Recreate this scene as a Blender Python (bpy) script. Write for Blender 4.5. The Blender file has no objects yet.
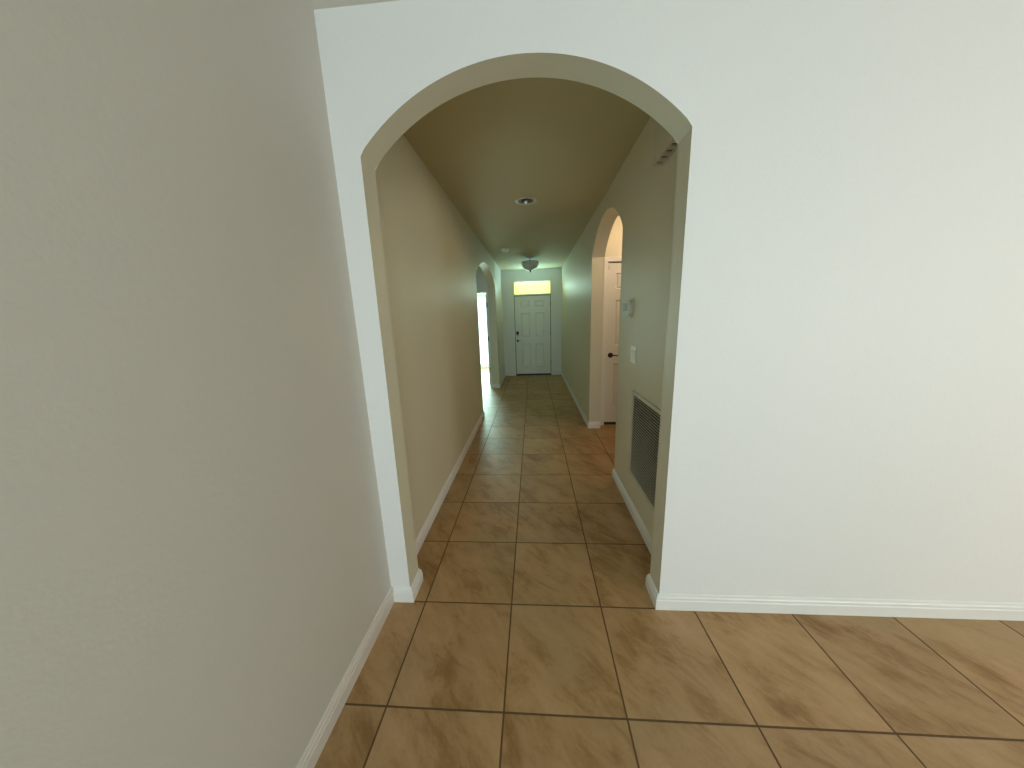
import bpy, bmesh, math, random
from mathutils import Vector, Matrix
random.seed(4)
S = 1.49                      # metres per unit (camera height); coordinates below are in units, floor at z = -1
scn = bpy.context.scene
COL = scn.collection

# ------------------------------------------------------------------ helpers
def W(p): return Vector((p[0]*S, p[1]*S, (p[2]+1)*S))

def link(name, bm, mat, parent=None, smooth=False, loc=None):
    bmesh.ops.recalc_face_normals(bm, faces=bm.faces)
    me = bpy.data.meshes.new(name)
    bm.to_mesh(me); bm.free()
    if smooth:
        for p in me.polygons: p.use_smooth = True
        me.set_sharp_from_angle(angle=math.radians(38))
    o = bpy.data.objects.new(name, me)
    COL.objects.link(o)
    me.materials.append(mat)
    if parent is not None:
        o.parent = parent
        o.location = -parent.location          # mesh coordinates are world coordinates
        if parent.type == 'MESH':
            o.location = (0, 0, 0)
    return o

def empty(name, p):
    o = bpy.data.objects.new(name, None); COL.objects.link(o)
    o.empty_display_size = .1
    o.location = W(p)
    return o

def tag(o, label=None, cat=None, group=None, kind=None):
    if label: o['label'] = label
    if cat: o['category'] = cat
    if group: o['group'] = group
    if kind: o['kind'] = kind
    return o

def box(bm, a, b, bevel=0.0, seg=2):
    """axis aligned box between unit points a and b; bevel in metres"""
    a, b = W(a), W(b)
    lo = Vector([min(a[i], b[i]) for i in range(3)]); hi = Vector([max(a[i], b[i]) for i in range(3)])
    r = bmesh.ops.create_cube(bm, size=1)
    vs = r['verts']
    for v in vs:
        v.co = Vector([lo[i] + (v.co[i]+.5)*(hi[i]-lo[i]) for i in range(3)])
    if bevel > 0:
        es = list({e for v in vs for e in v.link_edges})
        bmesh.ops.bevel(bm, geom=es, offset=bevel, segments=seg, profile=.5, affect='EDGES')
    return bm

def mbox(bm, a, b, **k):
    """box in metres (z from the floor)"""
    f = lambda p: (p[0]/S, p[1]/S, p[2]/S-1)
    return box(bm, f(a), f(b), **k)

def lathe(bm, prof, c, axis='Z', n=32):
    """prof: list of (radius, offset along axis) in metres, c centre in metres"""
    rings = []
    for r, h in prof:
        ring = []
        for i in range(n):
            t = 2*math.pi*i/n
            u, v = r*math.cos(t), r*math.sin(t)
            if axis == 'Z': p = (c[0]+u, c[1]+v, c[2]+h)
            elif axis == 'Y': p = (c[0]+u, c[1]+h, c[2]+v)
            else: p = (c[0]+h, c[1]+u, c[2]+v)
            ring.append(bm.verts.new(p))
        rings.append(ring)
    for a, b in zip(rings, rings[1:]):
        for i in range(n):
            j = (i+1) % n
            bm.faces.new((a[i], a[j], b[j], b[i]))
    bm.faces.new(rings[0]); bm.faces.new(rings[-1])
    return bm

def tube(bm, pts, rads, n=12):
    """round bar through points (metres)"""
    rings = []
    pts = [Vector(p) for p in pts]
    for k, p in enumerate(pts):
        d = (pts[min(k+1, len(pts)-1)] - pts[max(k-1, 0)]).normalized()
        a = d.orthogonal().normalized() if k == 0 else (rings_a - d*rings_a.dot(d)).normalized()
        rings_a = a
        b = d.cross(a)
        r = rads[k] if isinstance(rads, (list, tuple)) else rads
        rings.append([bm.verts.new(p + a*r*math.cos(2*math.pi*i/n) + b*r*math.sin(2*math.pi*i/n)) for i in range(n)])
    for a, b in zip(rings, rings[1:]):
        for i in range(n):
            j = (i+1) % n
            bm.faces.new((a[i], a[j], b[j], b[i]))
    bm.faces.new(rings[0]); bm.faces.new(rings[-1])
    return bm

def arc_pts(u0, u1, spring, rise, tilt=0.0, n=40):
    """segmental arch from (u1,spring) over the crown to (u0,spring)"""
    w = (u1-u0)/2; c = (u0+u1)/2
    R = (w*w+rise*rise)/(2*rise)
    zc = spring+rise-R
    a0 = math.atan2(spring-zc, -w); a1 = math.atan2(spring-zc, w)
    return [(c+R*math.cos(a0+(a1-a0)*i/n), zc+R*math.sin(a0+(a1-a0)*i/n)+tilt*(i/n-.5)) for i in range(n+1)]

def wall(name, axis, u0, u1, z0, z1, d0, d1, mat, holes=(), bull=.007, reveal=None):
    """solid wall. axis 'X': runs along X, thickness d0..d1 in Y; axis 'Y': runs along Y, thickness in X.
    holes: ('arch',u0,u1,spring,rise) | ('door',u0,u1,top) | ('win',u0,u1,zb,zt), in order of u"""
    bm = bmesh.new()
    def P(u, z, d): return W((u, d, z)) if axis == 'X' else W((d, u, z))
    bottom = []; marks = []; wins = []
    bottom.append((u0, z0))
    for h in holes:
        if h[0] == 'arch':
            pts = [(h[1], z0)] + arc_pts(*h[1:]) + [(h[2], z0)]
        elif h[0] == 'door':
            pts = [(h[1], z0), (h[1], h[3]), (h[2], h[3]), (h[2], z0)]
        else:
            wins.append(h); continue
        bottom += pts
        if h[0] == 'arch': marks += pts
    bottom.append((u1, z0))
    if wins:
        # rectangular window openings: build from blocks (doors not mixed in)
        cur = u0
        def blk(ua, ub, za, zb):
            if ub-ua > 1e-6 and zb-za > 1e-6:
                if axis == 'X': box(bm, (ua, d0, za), (ub, d1, zb))
                else: box(bm, (d0, ua, za), (d1, ub, zb))
        for h in wins:
            blk(cur, h[1], z0, z1)
            blk(h[1], h[2], z0, h[3]); blk(h[1], h[2], h[4], z1)
            cur = h[2]
        blk(cur, u1, z0, z1)
        bmesh.ops.remove_doubles(bm, verts=bm.verts, dist=1e-5)
        o = link(name, bm, mat); o['kind'] = 'structure'; return o
    poly = bottom + [(u1, z1), (u0, z1)]
    fa = [bm.verts.new(P(u, z, d0)) for u, z in poly]
    fb = [bm.verts.new(P(u, z, d1)) for u, z in poly]
    bm.faces.new(fa); bm.faces.new(list(reversed(fb)))
    n = len(poly)
    for i in range(n):
        j = (i+1) % n
        bm.faces.new((fa[i], fb[i], fb[j], fa[j]))
    if marks and bull:
        ms = set(marks)
        es = []
        bm.edges.ensure_lookup_table()
        for side in (fa, fb):
            for i in range(n):
                j = (i+1) % n
                if poly[i] in ms and poly[j] in ms:
                    e = bm.edges.get((side[i], side[j]))
                    if e: es.append(e)
        bmesh.ops.bevel(bm, geom=es, offset=bull, segments=4, profile=.5, affect='EDGES', clamp_overlap=True)
    bm.normal_update()
    bmesh.ops.triangulate(bm, faces=[f for f in bm.faces if len(f.verts) > 4])
    o = link(name, bm, mat, smooth=True)
    if reveal is not None:
        o.data.materials.append(reveal)
        ax = 1 if axis == 'X' else 0
        back = max(d0, d1)*S
        for p in o.data.polygons:
            n, c = p.normal, p.center
            u = c.x if axis == 'X' else c.y
            inside = any(h[1]*S-.001 < u < h[2]*S+.001 and c.z < (h[3]+h[4]+1)*S+.001 for h in holes)
            if (abs(n[ax]) < .6 and inside) or (n[ax] > .6): p.material_index = 1
    o['kind'] = 'structure'
    return o

# ------------------------------------------------------------------ materials
def mat_new(name):
    m = bpy.data.materials.new(name); m.use_nodes = True
    nt = m.node_tree
    return m, nt, nt.nodes['Principled BSDF'], nt.nodes, nt.links

def plain(name, col, rough=.5, metal=0.0, spec=.5, noise=0.0, bump=0.0, scale=40):
    m, nt, b, N, L = mat_new(name)
    b.inputs['Base Color'].default_value = (*col, 1)
    b.inputs['Roughness'].default_value = rough
    b.inputs['Metallic'].default_value = metal
    b.inputs['Specular IOR Level'].default_value = spec
    tc = N.new('ShaderNodeTexCoord'); nz = N.new('ShaderNodeTexNoise')
    nz.inputs['Scale'].default_value = scale; nz.inputs['Detail'].default_value = 4
    L.new(tc.outputs['Object'], nz.inputs['Vector'])
    if noise > 0:
        mx = N.new('ShaderNodeMix'); mx.data_type = 'RGBA'
        mx.inputs['A'].default_value = (*[c*(1-noise) for c in col], 1)
        mx.inputs['B'].default_value = (*[min(1, c*(1+noise)) for c in col], 1)
        L.new(nz.outputs['Fac'], mx.inputs['Factor']); L.new(mx.outputs['Result'], b.inputs['Base Color'])
    if bump > 0:
        bp = N.new('ShaderNodeBump'); bp.inputs['Strength'].default_value = bump; bp.inputs['Distance'].default_value = .002
        L.new(nz.outputs['Fac'], bp.inputs['Height']); L.new(bp.outputs['Normal'], b.inputs['Normal'])
    return m

M_ROOM = plain('white_wall_paint', (.80, .795, .80), .55, noise=.02, bump=.25, scale=90)
M_LEFT = plain('dimmed_wall_paint', (.58, .555, .51), .55, noise=.02, bump=.25, scale=90)  # low light on the left wall put into the paint; also cuts bounce elsewhere
M_HALL = plain('beige_hall_paint', (.68, .65, .52), .50, noise=.02, bump=.2, scale=90)
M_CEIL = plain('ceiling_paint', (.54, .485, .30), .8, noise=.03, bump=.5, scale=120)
M_TRIM = plain('semi_gloss_trim_paint', (.80, .80, .79), .33, noise=.01)
M_DOOR = plain('door_paint', (.78, .78, .76), .38, noise=.01)
M_BRONZE = plain('dark_bronze', (.025, .018, .014), .35, metal=.8)
M_NICKEL = plain('brushed_nickel', (.55, .53, .50), .3, metal=1)
M_BLACK = plain('black_plastic', (.012, .012, .012), .4)
M_PLAST = plain('white_plastic', (.74, .74, .70), .35)
M_GREYPL = plain('grey_display', (.40, .42, .36), .5)
M_GRILLE = plain('grille_enamel', (.58, .56, .47), .45)
M_STAT = plain('beige_device_plastic', (.60, .60, .52), .4)
M_DARK = plain('recess_shade', (.03, .03, .028), .9)  # near-black, stands in for shade behind the louvres and chime slots
M_SILL = plain('dark_threshold', (.03, .028, .025), .5)
M_FROST = plain('alabaster_glass', (.60, .62, .56), .3, noise=.18, scale=18)

def floor_material():
    m, nt, b, N, L = mat_new('ceramic_floor_tile')
    def math_(op, a, b_=None, c=None):
        n = N.new('ShaderNodeMath'); n.operation = op
        for i, v in enumerate((a, b_, c)):
            if v is None: continue
            if isinstance(v, (int, float)): n.inputs[i].default_value = v
            else: L.new(v, n.inputs[i])
        return n.outputs[0]
    tc = N.new('ShaderNodeTexCoord'); sp = N.new('ShaderNodeSeparateXYZ')
    L.new(tc.outputs['Object'], sp.inputs[0])
    pitch = .3132*S
    x = math_('DIVIDE', math_('ADD', sp.outputs['X'], .0945*S), pitch)
    y = math_('DIVIDE', math_('ADD', sp.outputs['Y'], -.9255*S), pitch)
    fx = math_('FRACT', x); fy = math_('FRACT', y)
    ix = math_('FLOOR', x); iy = math_('FLOOR', y)
    ex = math_('MINIMUM', fx, math_('SUBTRACT', 1, fx)); ey = math_('MINIMUM', fy, math_('SUBTRACT', 1, fy))
    e = math_('MINIMUM', ex, ey)
    # slightly ragged tile edge
    nze = N.new('ShaderNodeTexNoise'); nze.inputs['Scale'].default_value = 60
    L.new(tc.outputs['Object'], nze.inputs['Vector'])
    e2 = math_('ADD', e, math_('MULTIPLY', math_('SUBTRACT', nze.outputs['Fac'], .5), .0025))
    mr = N.new('ShaderNodeMapRange'); mr.interpolation_type = 'SMOOTHSTEP'
    mr.inputs['From Min'].default_value = .0055; mr.inputs['From Max'].default_value = .0095
    L.new(e2, mr.inputs['Value'])
    tilemask = mr.outputs[0]
    # per tile random
    cb = N.new('ShaderNodeCombineXYZ'); L.new(ix, cb.inputs[0]); L.new(iy, cb.inputs[1])
    wn = N.new('ShaderNodeTexWhiteNoise'); wn.noise_dimensions = '2D'; L.new(cb.outputs[0], wn.inputs['Vector'])
    # shift of pattern per tile
    off = N.new('ShaderNodeVectorMath'); off.operation = 'SCALE'; off.inputs['Scale'].default_value = 9.0
    L.new(wn.outputs['Color'], off.inputs[0])
    ad = N.new('ShaderNodeVectorMath'); ad.operation = 'ADD'
    L.new(tc.outputs['Object'], ad.inputs[0]); L.new(off.outputs[0], ad.inputs[1])
    def streak(angle, sx, sy):
        vr_ = N.new('ShaderNodeVectorRotate'); vr_.rotation_type = 'Z_AXIS'; vr_.inputs['Angle'].default_value = math.radians(angle)
        L.new(ad.outputs[0], vr_.inputs['Vector'])
        mp = N.new('ShaderNodeMapping'); mp.inputs['Scale'].default_value = (sx, sy, 1)
        L.new(vr_.outputs[0], mp.inputs['Vector']); return mp.outputs[0]
    def tex(vec, scale, detail, rough, dist):
        n = N.new('ShaderNodeTexNoise'); n.inputs['Scale'].default_value = scale; n.inputs['Detail'].default_value = detail
        n.inputs['Roughness'].default_value = rough; n.inputs['Distortion'].default_value = dist
        L.new(vec, n.inputs['Vector']); return n
    n1 = tex(streak(52, 1.0, 1.75), 3.0, 8, .64, .55)
    n2 = tex(streak(46, 1.0, 3.2), 4.6, 6, .70, .9)
    f1 = math_('ADD', math_('MULTIPLY', n1.outputs['Fac'], .62), math_('MULTIPLY', n2.outputs['Fac'], .38))
    cr = N.new('ShaderNodeValToRGB'); el = cr.color_ramp.elements
    el[0].position = .36; el[0].color = (.215, .105, .030, 1)
    el[1].position = .66; el[1].color = (.430, .275, .140, 1)
    k = el.new(.43); k.color = (.285, .155, .056, 1)
    k = el.new(.485); k.color = (.355, .208, .090, 1)
    k = el.new(.56); k.color = (.395, .240, .112, 1)
    L.new(f1, cr.inputs[0])
    # darker rusty patches, sparse
    n4 = tex(streak(40, 1.0, 1.9), 5.5, 7, .66, .4)
    vr = N.new('ShaderNodeMapRange'); vr.interpolation_type = 'SMOOTHSTEP'
    vr.inputs['From Min'].default_value = .55; vr.inputs['From Max'].default_value = .68
    vr.inputs['To Min'].default_value = 0; vr.inputs['To Max'].default_value = .38
    L.new(n4.outputs['Fac'], vr.inputs['Value'])
    mv = N.new('ShaderNodeMix'); mv.data_type = 'RGBA'
    L.new(vr.outputs[0], mv.inputs['Factor']); L.new(cr.outputs['Color'], mv.inputs['A']); mv.inputs['B'].default_value = (.225, .105, .028, 1)
    # greyer clouding over a few tiles
    n5 = tex(tc.outputs['Object'], 1.1, 3, .5, .3)
    v5 = N.new('ShaderNodeMapRange'); v5.interpolation_type = 'SMOOTHSTEP'
    v5.inputs['From Min'].default_value = .46; v5.inputs['From Max'].default_value = .64
    v5.inputs['To Min'].default_value = 0; v5.inputs['To Max'].default_value = .5
    L.new(n5.outputs['Fac'], v5.inputs['Value'])
    mv2 = N.new('ShaderNodeMix'); mv2.data_type = 'RGBA'
    L.new(v5.outputs[0], mv2.inputs['Factor']); L.new(mv.outputs['Result'], mv2.inputs['A']); mv2.inputs['B'].default_value = (.33, .235, .115, 1)
    mv = mv2
    # fine grain
    n3 = N.new('ShaderNodeTexNoise'); n3.inputs['Scale'].default_value = 70; n3.inputs['Detail'].default_value = 3
    L.new(tc.outputs['Object'], n3.inputs['Vector'])
    hs = N.new('ShaderNodeHueSaturation')
    L.new(mv.outputs['Result'], hs.inputs['Color'])
    val = math_('ADD', math_('ADD', .99, math_('MULTIPLY', wn.outputs['Value'], .14)), math_('MULTIPLY', math_('SUBTRACT', n3.outputs['Fac'], .5), .16))
    L.new(val, hs.inputs['Value'])
    mg = N.new('ShaderNodeMix'); mg.data_type = 'RGBA'
    mg.inputs['A'].default_value = (.105, .055, .019, 1)
    L.new(tilemask, mg.inputs['Factor']); L.new(hs.outputs['Color'], mg.inputs['B'])
    L.new(mg.outputs['Result'], b.inputs['Base Color'])
    rr = N.new('ShaderNodeMapRange'); rr.inputs['To Min'].default_value = .85; rr.inputs['To Max'].default_value = .46
    L.new(tilemask, rr.inputs['Value']); L.new(rr.outputs[0], b.inputs['Roughness'])
    bp = N.new('ShaderNodeBump'); bp.inputs['Strength'].default_value = .5; bp.inputs['Distance'].default_value = .003
    hh = math_('ADD', tilemask, math_('MULTIPLY', n1.outputs['Fac'], .35))
    L.new(hh, bp.inputs['Height']); L.new(bp.outputs['Normal'], b.inputs['Normal'])
    return m
M_FLOOR = floor_material()

def obscure_glass():
    m, nt, b, N, L = mat_new('porch_lit_obscure_glass')
    out = N['Material Output']
    tr = N.new('ShaderNodeBsdfTranslucent'); gl = N.new('ShaderNodeBsdfGlossy'); gl.inputs['Roughness'].default_value = .2
    tc = N.new('ShaderNodeTexCoord'); nz = N.new('ShaderNodeTexNoise'); nz.inputs['Scale'].default_value = 9
    L.new(tc.outputs['Object'], nz.inputs['Vector'])
    mx = N.new('ShaderNodeMix'); mx.data_type = 'RGBA'
    mx.inputs['A'].default_value = (.82, .78, .30, 1); mx.inputs['B'].default_value = (.88, .84, .42, 1)  # yellow of the sunlit porch behind, put into the glass tint
    L.new(nz.outputs['Fac'], mx.inputs['Factor']); L.new(mx.outputs['Result'], tr.inputs['Color'])
    ms = N.new('ShaderNodeMixShader'); ms.inputs[0].default_value = .06
    L.new(tr.outputs[0], ms.inputs[1]); L.new(gl.outputs[0], ms.inputs[2]); L.new(ms.outputs[0], out.inputs['Surface'])
    return m
M_OBSC = obscure_glass()

def clear_glass():
    m, nt, b, N, L = mat_new('clear_window_glass')
    out = N['Material Output']
    tr = N.new('ShaderNodeBsdfTransparent'); tr.inputs['Color'].default_value = (.93, .97, .96, 1)
    gl = N.new('ShaderNodeBsdfGlossy'); gl.inputs['Roughness'].default_value = .02
    ms = N.new('ShaderNodeMixShader'); ms.inputs[0].default_value = .06
    L.new(tr.outputs[0], ms.inputs[1]); L.new(gl.outputs[0], ms.inputs[2]); L.new(ms.outputs[0], out.inputs['Surface'])
    return m
M_GLASS = clear_glass()

# ------------------------------------------------------------------ plan (units)
XL = -.533          # left wall of near room and of the hall
XLF = -.505         # hall left wall beyond the side arch
XR = .49            # hall right wall
JL, JR = -.460, .4125
YF, YB = .930, 1.012        # arch wall front and back face
YE = 5.43           # end wall with the front door
ZC = .773           # ceiling
T = .1
RX = 3.6; RY = -1.7         # near room extents
R0, R1 = 1.838, 2.728       # right side arch
L0, L1 = 3.115, 4.46        # left side arch
VX = 1.45                   # right vestibule far side
DY = 2.80                   # vestibule door wall face
BX = -2.6; BY = 6.35        # bright bedroom extents
LDY = 4.50                  # bedroom door wall face

# floor and ceilings
bm = bmesh.new(); box(bm, (-2.8, -2.5, -1.12), (3.8, 6.55, -1)); o = link('floor', bm, M_FLOOR); o['kind'] = 'structure'; 
bm = bmesh.new(); box(bm, (XL-T, RY-T, ZC), (RX+T, YB, ZC+.1)); o = link('ceiling', bm, plain('near_room_ceiling_paint', (.70, .68, .62), .85, bump=.5, scale=120)); o['kind'] = 'structure'
# hall ceiling with round hole for the recessed light
def hall_ceiling():
    bm = bmesh.new()
    cx, cy, r = -.029*S, 2.335*S, .078
    zc = (ZC+1)*S
    x0, x1, y0, y1 = BX*S, VX*S+.15, YB*S, (BY+T)*S
    n = 32
    sq = .14
    circ = [bm.verts.new((cx+r*math.cos(2*math.pi*i/n+math.pi/4), cy+r*math.sin(2*math.pi*i/n+math.pi/4), zc)) for i in range(n)]
    def sqp(i):
        t = 2*math.pi*i/n+math.pi/4
        k = sq/max(abs(math.cos(t)), abs(math.sin(t)))
        return (cx+k*math.cos(t), cy+k*math.sin(t), zc)
    sqv = [bm.verts.new(sqp(i)) for i in range(n)]
    for i in range(n):
        j = (i+1) % n
        bm.faces.new((circ[i], circ[j], sqv[j], sqv[i]))
    xs = [x0, cx-sq, cx+sq, x1]; ys = [y0, cy-sq, cy+sq, y1]
    for a in range(3):
        for b_ in range(3):
            if a == 1 and b_ == 1: continue
            bm.faces.new([bm.verts.new(p) for p in ((xs[a], ys[b_], zc), (xs[a+1], ys[b_], zc), (xs[a+1], ys[b_+1], zc), (xs[a], ys[b_+1], zc))])
    for f in bm.faces: f.normal_update()
    me_top = [bm.verts.new(p) for p in ((x0, y0, zc+.16), (x1, y0, zc+.16), (x1, y1, zc+.16), (x0, y1, zc+.16))]
    bm.faces.new(me_top)
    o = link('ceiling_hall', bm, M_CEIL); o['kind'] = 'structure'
    return o
hall_ceiling()

# walls of the near room
wall('wall_front', 'X', XL-T, RX+T, -1, ZC, YF, YB, M_ROOM, [('arch', JL, JR, .4495, .1915, .013)], bull=.0045, reveal=M_HALL)
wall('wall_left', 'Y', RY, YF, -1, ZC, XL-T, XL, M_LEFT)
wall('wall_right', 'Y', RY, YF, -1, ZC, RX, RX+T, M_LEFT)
WA = (-.50, .70, -.30, .25)      # window in the back wall
WB = (2.45, 3.4, -.30, .35)      # second window in the back wall
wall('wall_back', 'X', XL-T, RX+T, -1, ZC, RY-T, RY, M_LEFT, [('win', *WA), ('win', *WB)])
# hall
o = wall('wall_hall_left', 'Y', YB, LDY, -1, ZC, XL-T, XL, M_HALL, [('arch', L0, L1, .42, .20)])
for v in o.data.vertices:          # the wall steps in slightly towards the front door
    v.co.x += (XLF-XL)*S*min(1, max(0, (v.co.y/S-L0)/(L1-L0)))
wall('wall_hall_left_end', 'Y', LDY+.08, YE, -1, ZC, XLF-T, XLF, M_ROOM)
wall('wall_hall_right', 'Y', YB, YE, -1, ZC, XR, XR+T, M_HALL, [('arch', R0, R1, .455, .204)])
wall('wall_hall_end', 'X', XLF-T, XR+T, -1, ZC, YE, YE+T, M_ROOM, [('door', -.318, .322, .592)])
# right vestibule
wall('wall_vestibule_back', 'X', XR+T, VX+T, -1, ZC, DY, DY+T, M_HALL, [('door', .628, 1.16, .437)])
wall('wall_vestibule_right', 'Y', 1.3, DY, -1, ZC, VX, VX+T, M_HALL)
wall('wall_vestibule_near', 'X', XR+T, VX+T, -1, ZC, 1.2, 1.3, M_HALL)
# left vestibule and bright bedroom
wall('wall_bedroom_near', 'X', BX, XLF, -1, ZC, LDY, LDY+.08, M_ROOM, [('door', -1.165, -.625, .362)])
wall('wall_vestibule_left', 'Y', 2.9, LDY, -1, ZC, -1.5, -1.4, M_ROOM)
wall('wall_vestibule_front', 'X', -1.5, XL-T, -1, ZC, 2.8, 2.9, M_ROOM)
WC = (-1.55, -.74, -.93, .42)
wall('wall_bedroom_far', 'X', BX, XLF-T, -1, ZC, BY, BY+T, M_ROOM, [('win', *WC)])
wall('wall_bedroom_left', 'Y', LDY, BY+T, -1, ZC, BX-T, BX, M_ROOM)
wall('wall_bedroom_right', 'Y', YE+T, BY, -1, ZC, XLF-T, XLF-T+.1, M_ROOM)

# ------------------------------------------------------------------ baseboards
BH = .088
PROF = [(0, 0), (.0145, 0), (.0145, BH*.62), (.0115, BH*.66), (.0115, BH*.80), (.0075, BH*.86), (.006, BH*.97), (.003, BH), (0, BH)]
def baseboard(name, paths, mat=M_TRIM):
    """paths: polylines (unit xy); the board stands on the left-hand side of travel"""
    bm = bmesh.new()
    for path in paths:
        P = [Vector((x*S, y*S)) for x, y in path]
        secs = []
        for k, p in enumerate(P):
            d0 = (P[k]-P[k-1]).normalized() if k > 0 else None
            d1 = (P[k+1]-P[k]).normalized() if k < len(P)-1 else None
            if d0 is None: d0 = d1
            if d1 is None: d1 = d0
            n0 = Vector((-d0.y, d0.x)); n1 = Vector((-d1.y, d1.x))
            nn = (n0+n1); nn = nn/(nn.dot(n0))
            secs.append([bm.verts.new((p.x+nn.x*t, p.y+nn.y*t, h)) for t, h in PROF])
        m = len(PROF)
        for a, b in zip(secs, secs[1:]):
            for i in range(m):
                j = (i+1) % m
                bm.faces.new((a[i], a[j], b[j], b[i]))
        bm.faces.new(secs[0]); bm.faces.new(secs[-1])
    o = link(name, bm, mat); o['kind'] = 'structure'
    return o
g = .0
# travel so that the open floor is on the left
baseboard('baseboard_left', [[(XL, YF), (XL, RY)]], plain('dimmed_trim_paint', (.66, .61, .56), .4))  # board colour darkened to carry the low light along this wall
baseboard('baseboard_front_left', [[(XL, YB), (JL, YB), (JL, YF), (XL+.0098, YF)]])
baseboard('baseboard_front_right', [[(RX, YF), (JR, YF), (JR, YB), (XR, YB)]])
baseboard('baseboard_hall_left', [[(XL-T, L0), (XL, L0), (XL, YB+.01)]])
baseboard('baseboard_hall_left_end', [[(XLF, YE), (XLF, L1), (XLF-T, L1)]])
baseboard('baseboard_hall_right', [[(XR, YB+.01), (XR, R0), (XR+T, R0)]])
baseboard('baseboard_hall_right_end', [[(XR+T, R1), (XR, R1), (XR, YE-.01)]])
baseboard('baseboard_hall_end', [[(XR, YE), (.345, YE)], [(-.341, YE), (XLF+.01, YE)]])
baseboard('baseboard_bedroom', [[(XLF-T, BY), (BX, BY)]])

# ------------------------------------------------------------------ six-panel door leaf
def leaf(name, x0, x1, z0, z1, yface, panels_x, panels_z, thick, mat, parent):
    """front face at y = yface looking towards -Y"""
    xs = sorted({x0, x1, *[v for p in panels_x for v in p]}); zs = sorted({z0, z1, *[v for p in panels_z for v in p]})
    bm = bmesh.new()
    V = {(x, z): bm.verts.new(W((x, yface, z))) for x in xs for z in zs}
    pf = []
    for i in range(len(xs)-1):
        for j in range(len(zs)-1):
            f = bm.faces.new((V[xs[i], zs[j]], V[xs[i+1], zs[j]], V[xs[i+1], zs[j+1]], V[xs[i], zs[j+1]]))
            cx, cz = (xs[i]+xs[i+1])/2, (zs[j]+zs[j+1])/2
            if any(a < cx < b for a, b in panels_x) and any(a < cz < b for a, b in panels_z): pf.append(f)
    for f in bm.faces: f.normal_update()
    bmesh.ops.inset_individual(bm, faces=pf, thickness=.016, depth=-.020)
    bmesh.ops.inset_individual(bm, faces=pf, thickness=.010, depth=0)
    bmesh.ops.inset_individual(bm, faces=pf, thickness=.018, depth=.015)
    be = [e for e in bm.edges if e.is_boundary]
    r = bmesh.ops.extrude_edge_only(bm, edges=be)
    nv = [g_ for g_ in r['geom'] if isinstance(g_, bmesh.types.BMVert)]
    for v in nv: v.co.y = yface*S+thick
    ne = [g_ for g_ in r['geom'] if isinstance(g_, bmesh.types.BMEdge) and g_.is_boundary]
    bmesh.ops.contextual_create(bm, geom=ne)
    return link(name, bm, mat, parent)

def hinge(parent, x, z, y, mat=M_BRONZE, r=.007, h=.09):
    bm = bmesh.new()
    c = (x*S, y*S, (z+1)*S-h/2)
    lathe(bm, [(r*.6, -.004), (r, 0), (r, h), (r*.6, h+.004)], c, n=14)
    mbox(bm, (c[0]-.012, c[1]+.001, c[2]), (c[0]+.012, c[1]+.004, c[2]+h))
    return link('hinge', bm, mat, parent, smooth=True)

# front door with transom -------------------------------------------------
d1 = empty('door_1', (0, YE, -1)); tag(d1, 'white six-panel front door at the far end of the hall', 'door', kind='structure')
bm = bmesh.new()
fy0, fy1 = YE-.008, YE+.06
box(bm, (-.328, fy0, -1), (-.306, fy1, .592), bevel=.003)
box(bm, (.310, fy0, -1), (.332, fy1, .592), bevel=.003)
box(bm, (-.328, fy0, .580), (.332, fy1, .602), bevel=.003)
box(bm, (-.328, fy0+.004, .360), (.332, fy1, .376), bevel=.002)
box(bm, (-.306, YE+.048, -.98), (-.288, YE+.06, .36)); box(bm, (.292, YE+.048, -.98), (.310, YE+.06, .36)); box(bm, (-.306, YE+.048, .345), (.310, YE+.06, .362))
link('door_frame', bm, M_TRIM, d1)
bm = bmesh.new(); box(bm, (-.306, YE+.014, -.98), (-.297, YE+.045, .36)); box(bm, (.301, YE+.014, -.98), (.310, YE+.045, .36)); box(bm, (-.306, YE+.014, .352), (.310, YE+.045, .361))
link('gap_shade_strip', bm, M_BLACK, d1)  # black strip set in the leaf gap to draw its shade line
leaf('door_leaf', -.297, .301, -.975, .352, YE+.012, [(-.197, -.040), (.042, .200)], [(.172, .275), (-.325, .072), (-.855, -.447)], .045, M_DOOR, d1)
bm = bmesh.new(); box(bm, (-.306, YE-.01, -1), (.310, YE+.06, -.972)); link('threshold', bm, M_SILL, d1)
for z in (.21, -.28, -.78): hinge(d1, .306, z, YE+.006)
# keypad deadbolt
c = (-.262*S, (YE+.012)*S, (-.262+1)*S)
bm = bmesh.new(); mbox(bm, (c[0]-.033, c[1]-.022, c[2]-.035), (c[0]+.033, c[1], c[2]+.045), bevel=.006)
kp = link('keypad_lock', bm, M_BRONZE, d1, smooth=True)
bm = bmesh.new(); lathe(bm, [(.016, 0), (.016, -.018), (.012, -.022)], (c[0]+.004, c[1]-.001, c[2]-.062), axis='Y', n=20)
link('thumb_turn', bm, M_BRONZE, d1, smooth=True)
c = (-.260*S, (YE+.012)*S, (-.392+1)*S)
bm = bmesh.new(); lathe(bm, [(.031, 0), (.031, -.006), (.026, -.012), (.012, -.016), (.011, -.05)], c, axis='Y', n=24)
dh = link('door_handle', bm, M_BRONZE, d1, smooth=True)
bm = bmesh.new(); tube(bm, [(c[0], c[1]-.052, c[2]), (c[0]+.03, c[1]-.056, c[2]+.002), (c[0]+.075, c[1]-.054, c[2]-.003), (c[0]+.115, c[1]-.050, c[2]-.008)], [.009, .008, .0065, .006])
link('lever', bm, M_NICKEL, d1, smooth=True)['label'] = 'nickel lever of the front door handle'

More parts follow.
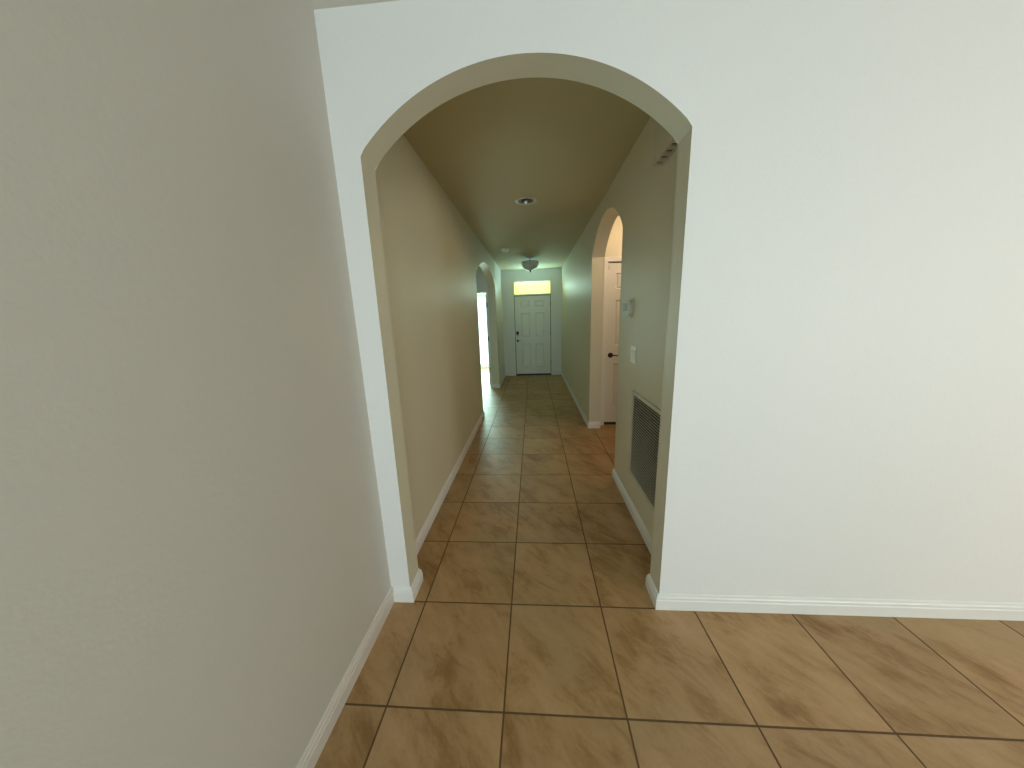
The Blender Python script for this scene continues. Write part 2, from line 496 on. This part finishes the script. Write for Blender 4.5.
w1 = empty('window_1', (0, YE, .376)); tag(w1, 'yellow-lit transom window above the front door', 'window', kind='structure')
bm = bmesh.new(); box(bm, (-.306, YE+.02, .376), (.310, YE+.026, .580)); link('pane', bm, M_OBSC, w1)
bm = bmesh.new()
for a, b in (((-.306, YE+.004, .376), (-.296, YE+.02, .580)), ((.300, YE+.004, .376), (.310, YE+.02, .580)), ((-.296, YE+.004, .376), (.300, YE+.02, .384)), ((-.296, YE+.004, .572), (.300, YE+.02, .580))):
    box(bm, a, b)
link('window_bead', bm, M_TRIM, w1)

# vestibule door ------------------------------------------------------------
d2 = empty('door_2', (.9, DY, -1)); tag(d2, 'six-panel side door seen through the right-hand arch', 'door', kind='structure')
bm = bmesh.new()
cy = DY-.008
def casing(bm, xa, xb, za, zb):
    box(bm, (xa, cy, za), (xb, DY, zb), bevel=.003)
casing(bm, .600, .634, -1, .432); casing(bm, 1.154, 1.188, -1, .432); casing(bm, .600, 1.188, .432, .466)
box(bm, (.6285, DY, -1), (.638, DY+.07, .437)); box(bm, (1.15, DY, -1), (1.1595, DY+.07, .437)); box(bm, (.638, DY, .4275), (1.15, DY+.07, .437))
box(bm, (.638, DY+.043, -1), (.655, DY+.055, .43)); box(bm, (1.135, DY+.043, -1), (1.15, DY+.055, .43)); box(bm, (.638, DY+.043, .415), (1.15, DY+.055, .43))
link('door_frame', bm, M_TRIM, d2)
bm = bmesh.new(); box(bm, (.638, DY+.022, -.98), (.643, DY+.04, .4275)); box(bm, (1.146, DY+.022, -.98), (1.15, DY+.04, .4275)); box(bm, (.638, DY+.022, .422), (1.15, DY+.04, .4275))
link('gap_shade_strip', bm, M_BLACK, d2)  # black filler painting the shade in this leaf's gap
leaf('door_leaf', .643, 1.146, -.975, .422, DY+.018, [(.708, .860), (.930, 1.082)], [(.21, .34), (-.265, .12), (-.82, -.425)], .036, M_DOOR, d2)
bm = bmesh.new(); box(bm, (.638, DY+.022, -1), (1.15, DY+.06, -.972)); link('threshold', bm, M_SILL, d2)
c = (.682*S, (DY+.018)*S, (-.353+1)*S)
bm = bmesh.new(); lathe(bm, [(.033, 0), (.033, -.005), (.028, -.011), (.013, -.016), (.011, -.048)], c, axis='Y', n=24)
link('door_handle', bm, M_BRONZE, d2, smooth=True)
bm = bmesh.new(); tube(bm, [(c[0], c[1]-.05, c[2]), (c[0]+.03, c[1]-.055, c[2]+.003), (c[0]+.075, c[1]-.053, c[2]-.002), (c[0]+.12, c[1]-.048, c[2]-.006)], [.009, .008, .0065, .006])
link('lever', bm, M_BRONZE, d2, smooth=True)
bm = bmesh.new(); mbox(bm, (.646*S, (DY+.018)*S-.012, (.372+1)*S), (.646*S+.022, (DY+.018)*S, (.372+1)*S+.045), bevel=.003)
cs = link('door_sensor', bm, M_PLAST, d2)

# bedroom door (stands open into the bright room) ----------------------------
d3 = empty('door_3', (-.9, LDY, -1)); tag(d3, 'open doorway to the bright side room on the left', 'door', kind='structure')
bm = bmesh.new()
box(bm, (-.6345, LDY-.008, -1), (-.6335, LDY, .362))
box(bm, (-.6345, LDY+.001, -1), (-.6255, LDY+.082, .362)); box(bm, (-1.1645, LDY+.001, -1), (-1.155, LDY+.082, .362)); box(bm, (-1.155, LDY+.001, .352), (-.6345, LDY+.082, .362))
box(bm, (-1.196, LDY-.009, -1), (-1.160, LDY, .39), bevel=.003); box(bm, (-1.196, LDY-.009, .356), (-.634, LDY, .39), bevel=.003)
link('door_frame', bm, M_TRIM, d3)
# leaf swung ninety degrees: built flat and turned about its hinge
lf = leaf('door_leaf', -1.153, -.640, -.988, .350, LDY+.075, [(-1.073, -.940), (-.855, -.722)], [(.21, .30), (-.265, .12), (-.82, -.425)], .035, M_DOOR, d3)
hp = Vector((-.640*S, (LDY+.10)*S, 0))
lf.data.transform(Matrix.Translation(hp) @ Matrix.Rotation(math.radians(-88), 4, 'Z') @ Matrix.Translation(-hp))
for z in (.19, -.28, -.745): hinge(d3, -.6385, z, LDY-.004)

# windows that light the place ------------------------------------------------
def window(name, label, rect, y0, y1, ncol, nrow):
    u0, u1, za, zb = rect
    w = empty(name, ((u0+u1)/2, y0, za)); tag(w, label, 'window', kind='structure')
    bm = bmesh.new(); fw = .03; ya, yb = y0+(y1-y0)*.3, y0+(y1-y0)*.7
    box(bm, (u0, ya, za), (u0+fw, yb, zb)); box(bm, (u1-fw, ya, za), (u1, yb, zb))
    box(bm, (u0+fw, ya, za), (u1-fw, yb, za+fw)); box(bm, (u0+fw, ya, zb-fw), (u1-fw, yb, zb))
    for k in range(1, ncol):
        u = u0+(u1-u0)*k/ncol; box(bm, (u-.012, ya, za+fw), (u+.012, yb, zb-fw))
    for k in range(1, nrow):
        z = za+(zb-za)*k/nrow; box(bm, (u0+fw, ya+.005, z-.01), (u1-fw, yb-.005, z+.01))
    link('window_frame', bm, M_TRIM, w)
    bm = bmesh.new(); ym = (ya+yb)/2
    box(bm, (u0+fw*.5, ym-.002, za+fw*.5), (u1-fw*.5, ym+.002, zb-fw*.5)); link('pane', bm, M_GLASS, w)
window('window_2', 'tall bright window of the side room', WC, BY, BY+T, 1, 1)
window('window_3', 'wide window in the back wall of the near room', WA, RY-T, RY, 2, 1)
window('window_4', 'second window further along the back wall of the near room', WB, RY-T, RY, 2, 1)

# ------------------------------------------------------------------ fittings
# return air grille
gr = empty('return_air_grille', (XR, 1.34, -.80)); tag(gr, 'large louvred return air grille low on the right hall wall', 'air grille')
GY0, GY1, GZ0, GZ1 = 1.130, 1.536, -.805, -.368
fw = .019; px = XR-.007
bm = bmesh.new()
box(bm, (px, GY0, GZ0), (XR-.0003, GY0+fw, GZ1), bevel=.002); box(bm, (px, GY1-fw, GZ0), (XR-.0003, GY1, GZ1), bevel=.002)
box(bm, (px, GY0+fw, GZ1-fw), (XR-.0003, GY1-fw, GZ1), bevel=.002); box(bm, (px, GY0+fw, GZ0), (XR-.0003, GY1-fw, GZ0+fw), bevel=.002)
link('frame', bm, M_GRILLE, gr)
bm = bmesh.new(); box(bm, (XR-.0014, GY0+fw, GZ0+fw), (XR-.0003, GY1-fw, GZ1-fw)); link('backing', bm, M_DARK, gr)
bm = bmesh.new()
n = 31
for k in range(n):
    z = GZ0+fw+(GZ1-GZ0-2*fw)*(k+.25)/n
    h = (GZ1-GZ0-2*fw)/n
    a = [W((XR-.0075, y, z)) for y in (GY0+fw, GY1-fw)]
    b = [W((XR-.0016, y, z-h*.02)) for y in (GY0+fw, GY1-fw)]
    t = Vector((.0, 0, .0022))
    vs = [bm.verts.new(p) for p in (a[0], a[1], b[1], b[0], a[0]+t, a[1]+t, b[1]+t, b[0]+t)]
    for f in ((0, 1, 2, 3), (4, 5, 6, 7), (0, 1, 5, 4), (2, 3, 7, 6), (1, 2, 6, 5), (0, 3, 7, 4)): bm.faces.new([vs[i] for i in f])
link('louvres', bm, M_GRILLE, gr)
for y in (GY0+.01, GY1-.01):
    bm = bmesh.new(); lathe(bm, [(.005, 0), (.004, -.002)], (px*S, y*S, ((GZ0+GZ1)/2+1)*S), axis='X', n=12); link('screw', bm, M_GRILLE, gr)

# thermostat
th = empty('thermostat', (XR, 1.673, -.011)); tag(th, 'white rounded thermostat on the right hall wall above the light switch', 'thermostat')
ty0, ty1, tz0, tz1 = 1.612, 1.735, -.012, .066
def chamfer_plate(bm, x0, x1, y0, y1, z0, z1, c):
    a = W((x0, y0, z0)); b = W((x1, y1, z1))
    pts = [(a.y+c, a.z), (b.y-c, a.z), (b.y, a.z+c), (b.y, b.z-c), (b.y-c, b.z), (a.y+c, b.z), (a.y, b.z-c), (a.y, a.z+c)]
    A = [bm.verts.new((a.x, y, z)) for y, z in pts]; B = [bm.verts.new((b.x, y, z)) for y, z in pts]
    bm.faces.new(A); bm.faces.new(B)
    for i in range(8): bm.faces.new((A[i], A[(i+1) % 8], B[(i+1) % 8], B[i]))
bm = bmesh.new(); chamfer_plate(bm, XR-.0165, XR-.0003, ty0, ty1, tz0, tz1, .022); bmesh.ops.bevel(bm, geom=bm.edges[:], offset=.003, segments=2, affect='EDGES')
link('body', bm, M_STAT, th)
bm = bmesh.new(); box(bm, (XR-.0175, ty0+.022, tz0+.026), (XR-.0165, ty1-.022, tz1-.012)); link('display', bm, M_GREYPL, th)
bm = bmesh.new(); chamfer_plate(bm, XR-.004, XR-.0002, ty0-.008, ty1+.008, tz0-.007, tz1+.007, .024); link('wall_plate', bm, M_GRILLE, th)

# light switch
def switch_plate(name, label, side, x, y, z, w, h, gangs, cat='light switch', outlet=False):
    e = empty(name, (x, y, z-h/S/2)); tag(e, label, cat)
    zz = (z+1)*S; yy = y*S; xx = x*S; s = side
    bm = bmesh.new(); mbox(bm, (xx+s*.0005, yy-w/2, zz-h/2), (xx+s*.006, yy+w/2, zz+h/2), bevel=.002); link('plate', bm, M_PLAST, e)
    for k in range(gangs):
        yc = yy-w/2+w*(k+.5)/gangs
        if outlet:
            for dz in (-.02, .02):
                bm = bmesh.new(); mbox(bm, (xx+s*.006, yc-.015, zz+dz-.013), (xx+s*.008, yc+.015, zz+dz+.013), bevel=.001)
                so = link('socket', bm, M_PLAST, e)
        else:
            bm = bmesh.new(); mbox(bm, (xx+s*.006, yc-.016, zz-.034), (xx+s*.0105, yc+.016, zz+.034), bevel=.002); link('rocker', bm, M_PLAST, e)
    return e
switch_plate('light_switch', 'white rocker light switch plate between the thermostat and the return air grille', -1, XR, 1.56, -.196, .118, .122, 2)
switch_plate('light_switch', 'small light switch on the left wall beside the front door', 1, XLF, 5.12, -.09, .075, .118, 1)
switch_plate('power_outlet', 'power outlet low on the left wall beside the front door', 1, XLF, 5.16, -.76, .072, .116, 1, 'outlet', outlet=True)

# door chime box high on the right wall
ch = empty('door_chime', (XR, 1.22, .53)); tag(ch, 'slotted door chime box high on the right hall wall', 'door chime')
cx0, cy0, cy1, cz0, cz1 = XR-.0405, 1.119, 1.325, .534, .64
def chime():
    bm = bmesh.new()
    box(bm, (cx0, cy0, cz0+.004), (XR-.0005, cy1, cz1), bevel=.003)
    link('cover', bm, M_HALL_PL, ch)
    # bottom plate with slots made from bars
    bm = bmesh.new()
    n = 5; st = (cy1-cy0)/n
    box(bm, (cx0, cy0, cz0-.004), (cx0+.009, cy1, cz0+.004)); box(bm, (XR-.010, cy0, cz0-.004), (XR-.0005, cy1, cz0+.004))
    for k in range(n+1):
        y = cy0+st*k; box(bm, (cx0+.009, max(cy0, y-st*.29), cz0-.004), (XR-.010, min(cy1, y+st*.29), cz0+.004))
    link('slotted_base', bm, M_HALL_PL, ch)
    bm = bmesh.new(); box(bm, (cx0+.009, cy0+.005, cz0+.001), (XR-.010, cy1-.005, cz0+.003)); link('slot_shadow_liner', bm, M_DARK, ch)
M_HALL_PL = plain('beige_plastic', (.62, .58, .48), .5)
chime()

# recessed ceiling light
rl = empty('recessed_light', (-.029, 2.335, ZC)); tag(rl, 'round recessed ceiling light nearest the big arch', 'ceiling light')
c = (-.029*S, 2.335*S, (ZC+1)*S)
bm = bmesh.new()
lathe(bm, [(.0775, .004), (.076, -.004), (.084, -.008), (.100, -.006), (.108, -.001), (.108, 0.0), (.0775, 0.0)], c, n=40)
bmesh.ops.delete(bm, geom=[f for f in bm.faces if len(f.verts) > 4], context='FACES'); link('trim_ring', bm, M_HALL_PL, rl, smooth=True)
bm = bmesh.new()
lathe(bm, [(.0770, -.002), (.072, .03), (.066, .075), (.05, .085), (.02, .088)], c, n=40)
bmesh.ops.delete(bm, geom=[f for f in bm.faces if len(f.verts) > 4 and f.calc_center_median().z < c[2]+.05], context='FACES')
link('reflector_can', bm, M_NICKEL, rl, smooth=True)
bm = bmesh.new(); lathe(bm, [(.012, .086), (.018, .06), (.040, .045), (.044, .034), (.036, .026), (.0, .024001)][:-1], c, n=28); link('bulb', bm, M_BLACK, rl, smooth=True)

# smoke detector
sd = empty('smoke_detector', (-.305, 3.816, ZC)); tag(sd, 'small white round smoke detector on the hall ceiling left of the bowl light', 'smoke detector')
c = (-.305*S, 3.816*S, (ZC+1)*S)
bm = bmesh.new(); lathe(bm, [(.070, -.0005), (.070, -.010), (.064, -.014)], c, n=32); link('base', bm, M_PLAST, sd, smooth=True)
bm = bmesh.new(); lathe(bm, [(.060, -.014), (.060, -.026), (.050, -.036), (.02, -.040)], c, n=32); link('cover', bm, M_PLAST, sd, smooth=True)

# semi flush bowl light
bl = empty('bowl_ceiling_light', (-.018, 4.4, ZC)); tag(bl, 'frosted glass bowl ceiling light with dark hub in front of the front door', 'ceiling light')
c = (-.018*S, 4.4*S, (ZC+1)*S)
bm = bmesh.new(); lathe(bm, [(.065, -.0005), (.065, -.008), (.045, -.022), (.012, -.028)], c, n=32); link('canopy', bm, M_PLAST, bl, smooth=True)
bm = bmesh.new(); lathe(bm, [(.010, -.02), (.010, -.050), (.054, -.056), (.060, -.066), (.054, -.076), (.008, -.080), (.006, -.245)], c, n=28); link('stem', bm, M_BRONZE, bl, smooth=True)
bm = bmesh.new()
prof = [(.172*math.cos(t*math.pi/2/12)**1.0, -.092-.150*math.sin(t*math.pi/2/12)) for t in range(12)]+[(.012, -.244)]
outer = [(.166, -.080)]+prof; inner = [(r-.005 if r > .02 else r-.003, h+.005) for r, h in reversed(outer)]
lathe(bm, outer+inner, c, n=40)
bmesh.ops.delete(bm, geom=[f for f in bm.faces if len(f.verts) > 4], context='FACES')
link('glass_bowl', bm, M_FROST, bl, smooth=True)
bm = bmesh.new(); lathe(bm, [(.014, -.240), (.024, -.250), (.014, -.260), (.008, -.266), (.010, -.274), (.003, -.282)], c, n=20); link('finial', bm, M_BRONZE, bl, smooth=True)

# vestibule lamp that gives the warm light
vl = empty('vestibule_ceiling_light', (.95, 2.38, ZC)); tag(vl, 'lit dome ceiling light in the right vestibule', 'ceiling light')
c = (.95*S, 2.38*S, (ZC+1)*S)
bm = bmesh.new(); lathe(bm, [(.14, -.0005), (.14, -.02), (.125, -.024)], c, n=32); link('lamp_base', bm, M_BRONZE, vl, smooth=True)
M_LIT, nt, b, N, L = mat_new('lit_opal_glass')
b.inputs['Base Color'].default_value = (.9, .8, .65, 1); b.inputs['Emission Color'].default_value = (1, .62, .33, 1); b.inputs['Emission Strength'].default_value = 3.5
bm = bmesh.new(); lathe(bm, [(.125, -.024), (.12, -.045), (.095, -.075), (.05, -.092), (.008, -.097)], c, n=32); link('lamp_shade', bm, M_LIT, vl, smooth=True)

# ------------------------------------------------------------------ light
def area(name, p, rx, sx, sy, power, col, rz=0, spread=180):
    l = bpy.data.lights.new(name, 'AREA'); l.shape = 'RECTANGLE'; l.size = sx; l.size_y = sy; l.energy = power; l.color = col; l.spread = math.radians(spread)
    o = bpy.data.objects.new(name, l); COL.objects.link(o); o.location = W(p)
    o.rotation_euler = (rx, 0, rz); return o
def win_light(name, rect, y, facing, power, col, tilt=0, spread=180):
    u0, u1, za, zb = rect
    # facing +1: shines towards +Y
    area(name, ((u0+u1)/2, y, (za+zb)/2), math.radians(90-tilt)*facing, (u1-u0)*S, (zb-za)*S, power, col, spread=spread)
win_light('daylight_back_window', WA, RY-T-.03, 1, 64, (.78, .94, 1.0), 2, 165)
win_light('daylight_second_window', WB, RY-T-.03, 1, 118, (1.0, .93, .86), 10, 160)
win_light('daylight_side_room', WC, BY+T+.03, -1, 160, (.66, 1.0, .88))
win_light('daylight_porch', (-.29, .295, .39, .57), YE+.14, -1, 4.5, (1, 1, .9))
tl = bpy.data.lights.new('transom_boost', 'AREA'); tl.shape = 'RECTANGLE'; tl.size = .56*S; tl.size_y = .17*S; tl.energy = 7; tl.color = (.46, .97, 1.0); tl.spread = math.radians(150)
to = bpy.data.objects.new('transom_boost', tl); COL.objects.link(to); to.location = W((.002, YE-.03, .478)); to.rotation_euler = (math.radians(-128), 0, 0)   # added lamp inside the pane, aimed up to boost the transom's daylight
pl = bpy.data.lights.new('vestibule_bulb', 'POINT'); pl.energy = 16; pl.color = (1, .74, .50); pl.shadow_soft_size = .06
po = bpy.data.objects.new('vestibule_bulb', pl); COL.objects.link(po); po.location = (.95*S, 2.38*S, (ZC+1)*S-.17)

w = bpy.data.worlds.new('sky'); scn.world = w; w.use_nodes = True
bg = w.node_tree.nodes['Background']; bg.inputs[0].default_value = (.80, .95, .98, 1); bg.inputs[1].default_value = 2.6

# ------------------------------------------------------------------ camera
f_px, pitch, yaw, roll = 312.686, .2082985, .07128413, .03440225
cp, sp_, cyw, sy_, cr_, sr_ = math.cos(pitch), math.sin(pitch), math.cos(yaw), math.sin(yaw), math.cos(roll), math.sin(roll)
B = Matrix(((1, 0, 0), (0, 0, -1), (0, 1, 0)))
Ry = Matrix(((cyw, sy_, 0), (-sy_, cyw, 0), (0, 0, 1)))
Rx = Matrix(((1, 0, 0), (0, cp, -sp_), (0, sp_, cp)))
Rz = Matrix(((cr_, sr_, 0), (-sr_, cr_, 0), (0, 0, 1)))
Mw = Rz @ Rx @ B @ Ry
cam = bpy.data.cameras.new('camera'); co = bpy.data.objects.new('camera', cam); COL.objects.link(co)
cam.sensor_fit = 'HORIZONTAL'; cam.sensor_width = 36; cam.lens = 36*f_px/1024; cam.clip_start = .05
rot = Matrix((Mw[0], -Mw[1], -Mw[2])).transposed()
co.matrix_world = Matrix.Translation((0, 0, S)) @ rot.to_4x4()
scn.camera = co

scn.view_settings.view_transform = 'Standard'; scn.view_settings.look = 'None'
scn.view_settings.gamma = 1; scn.view_settings.use_curve_mapping = False
scn.view_settings.exposure = 0.0
scn.cycles.use_denoising = True
scn.cycles.max_bounces = 14; scn.cycles.diffuse_bounces = 8
scn.cycles.sample_clamp_indirect = 6
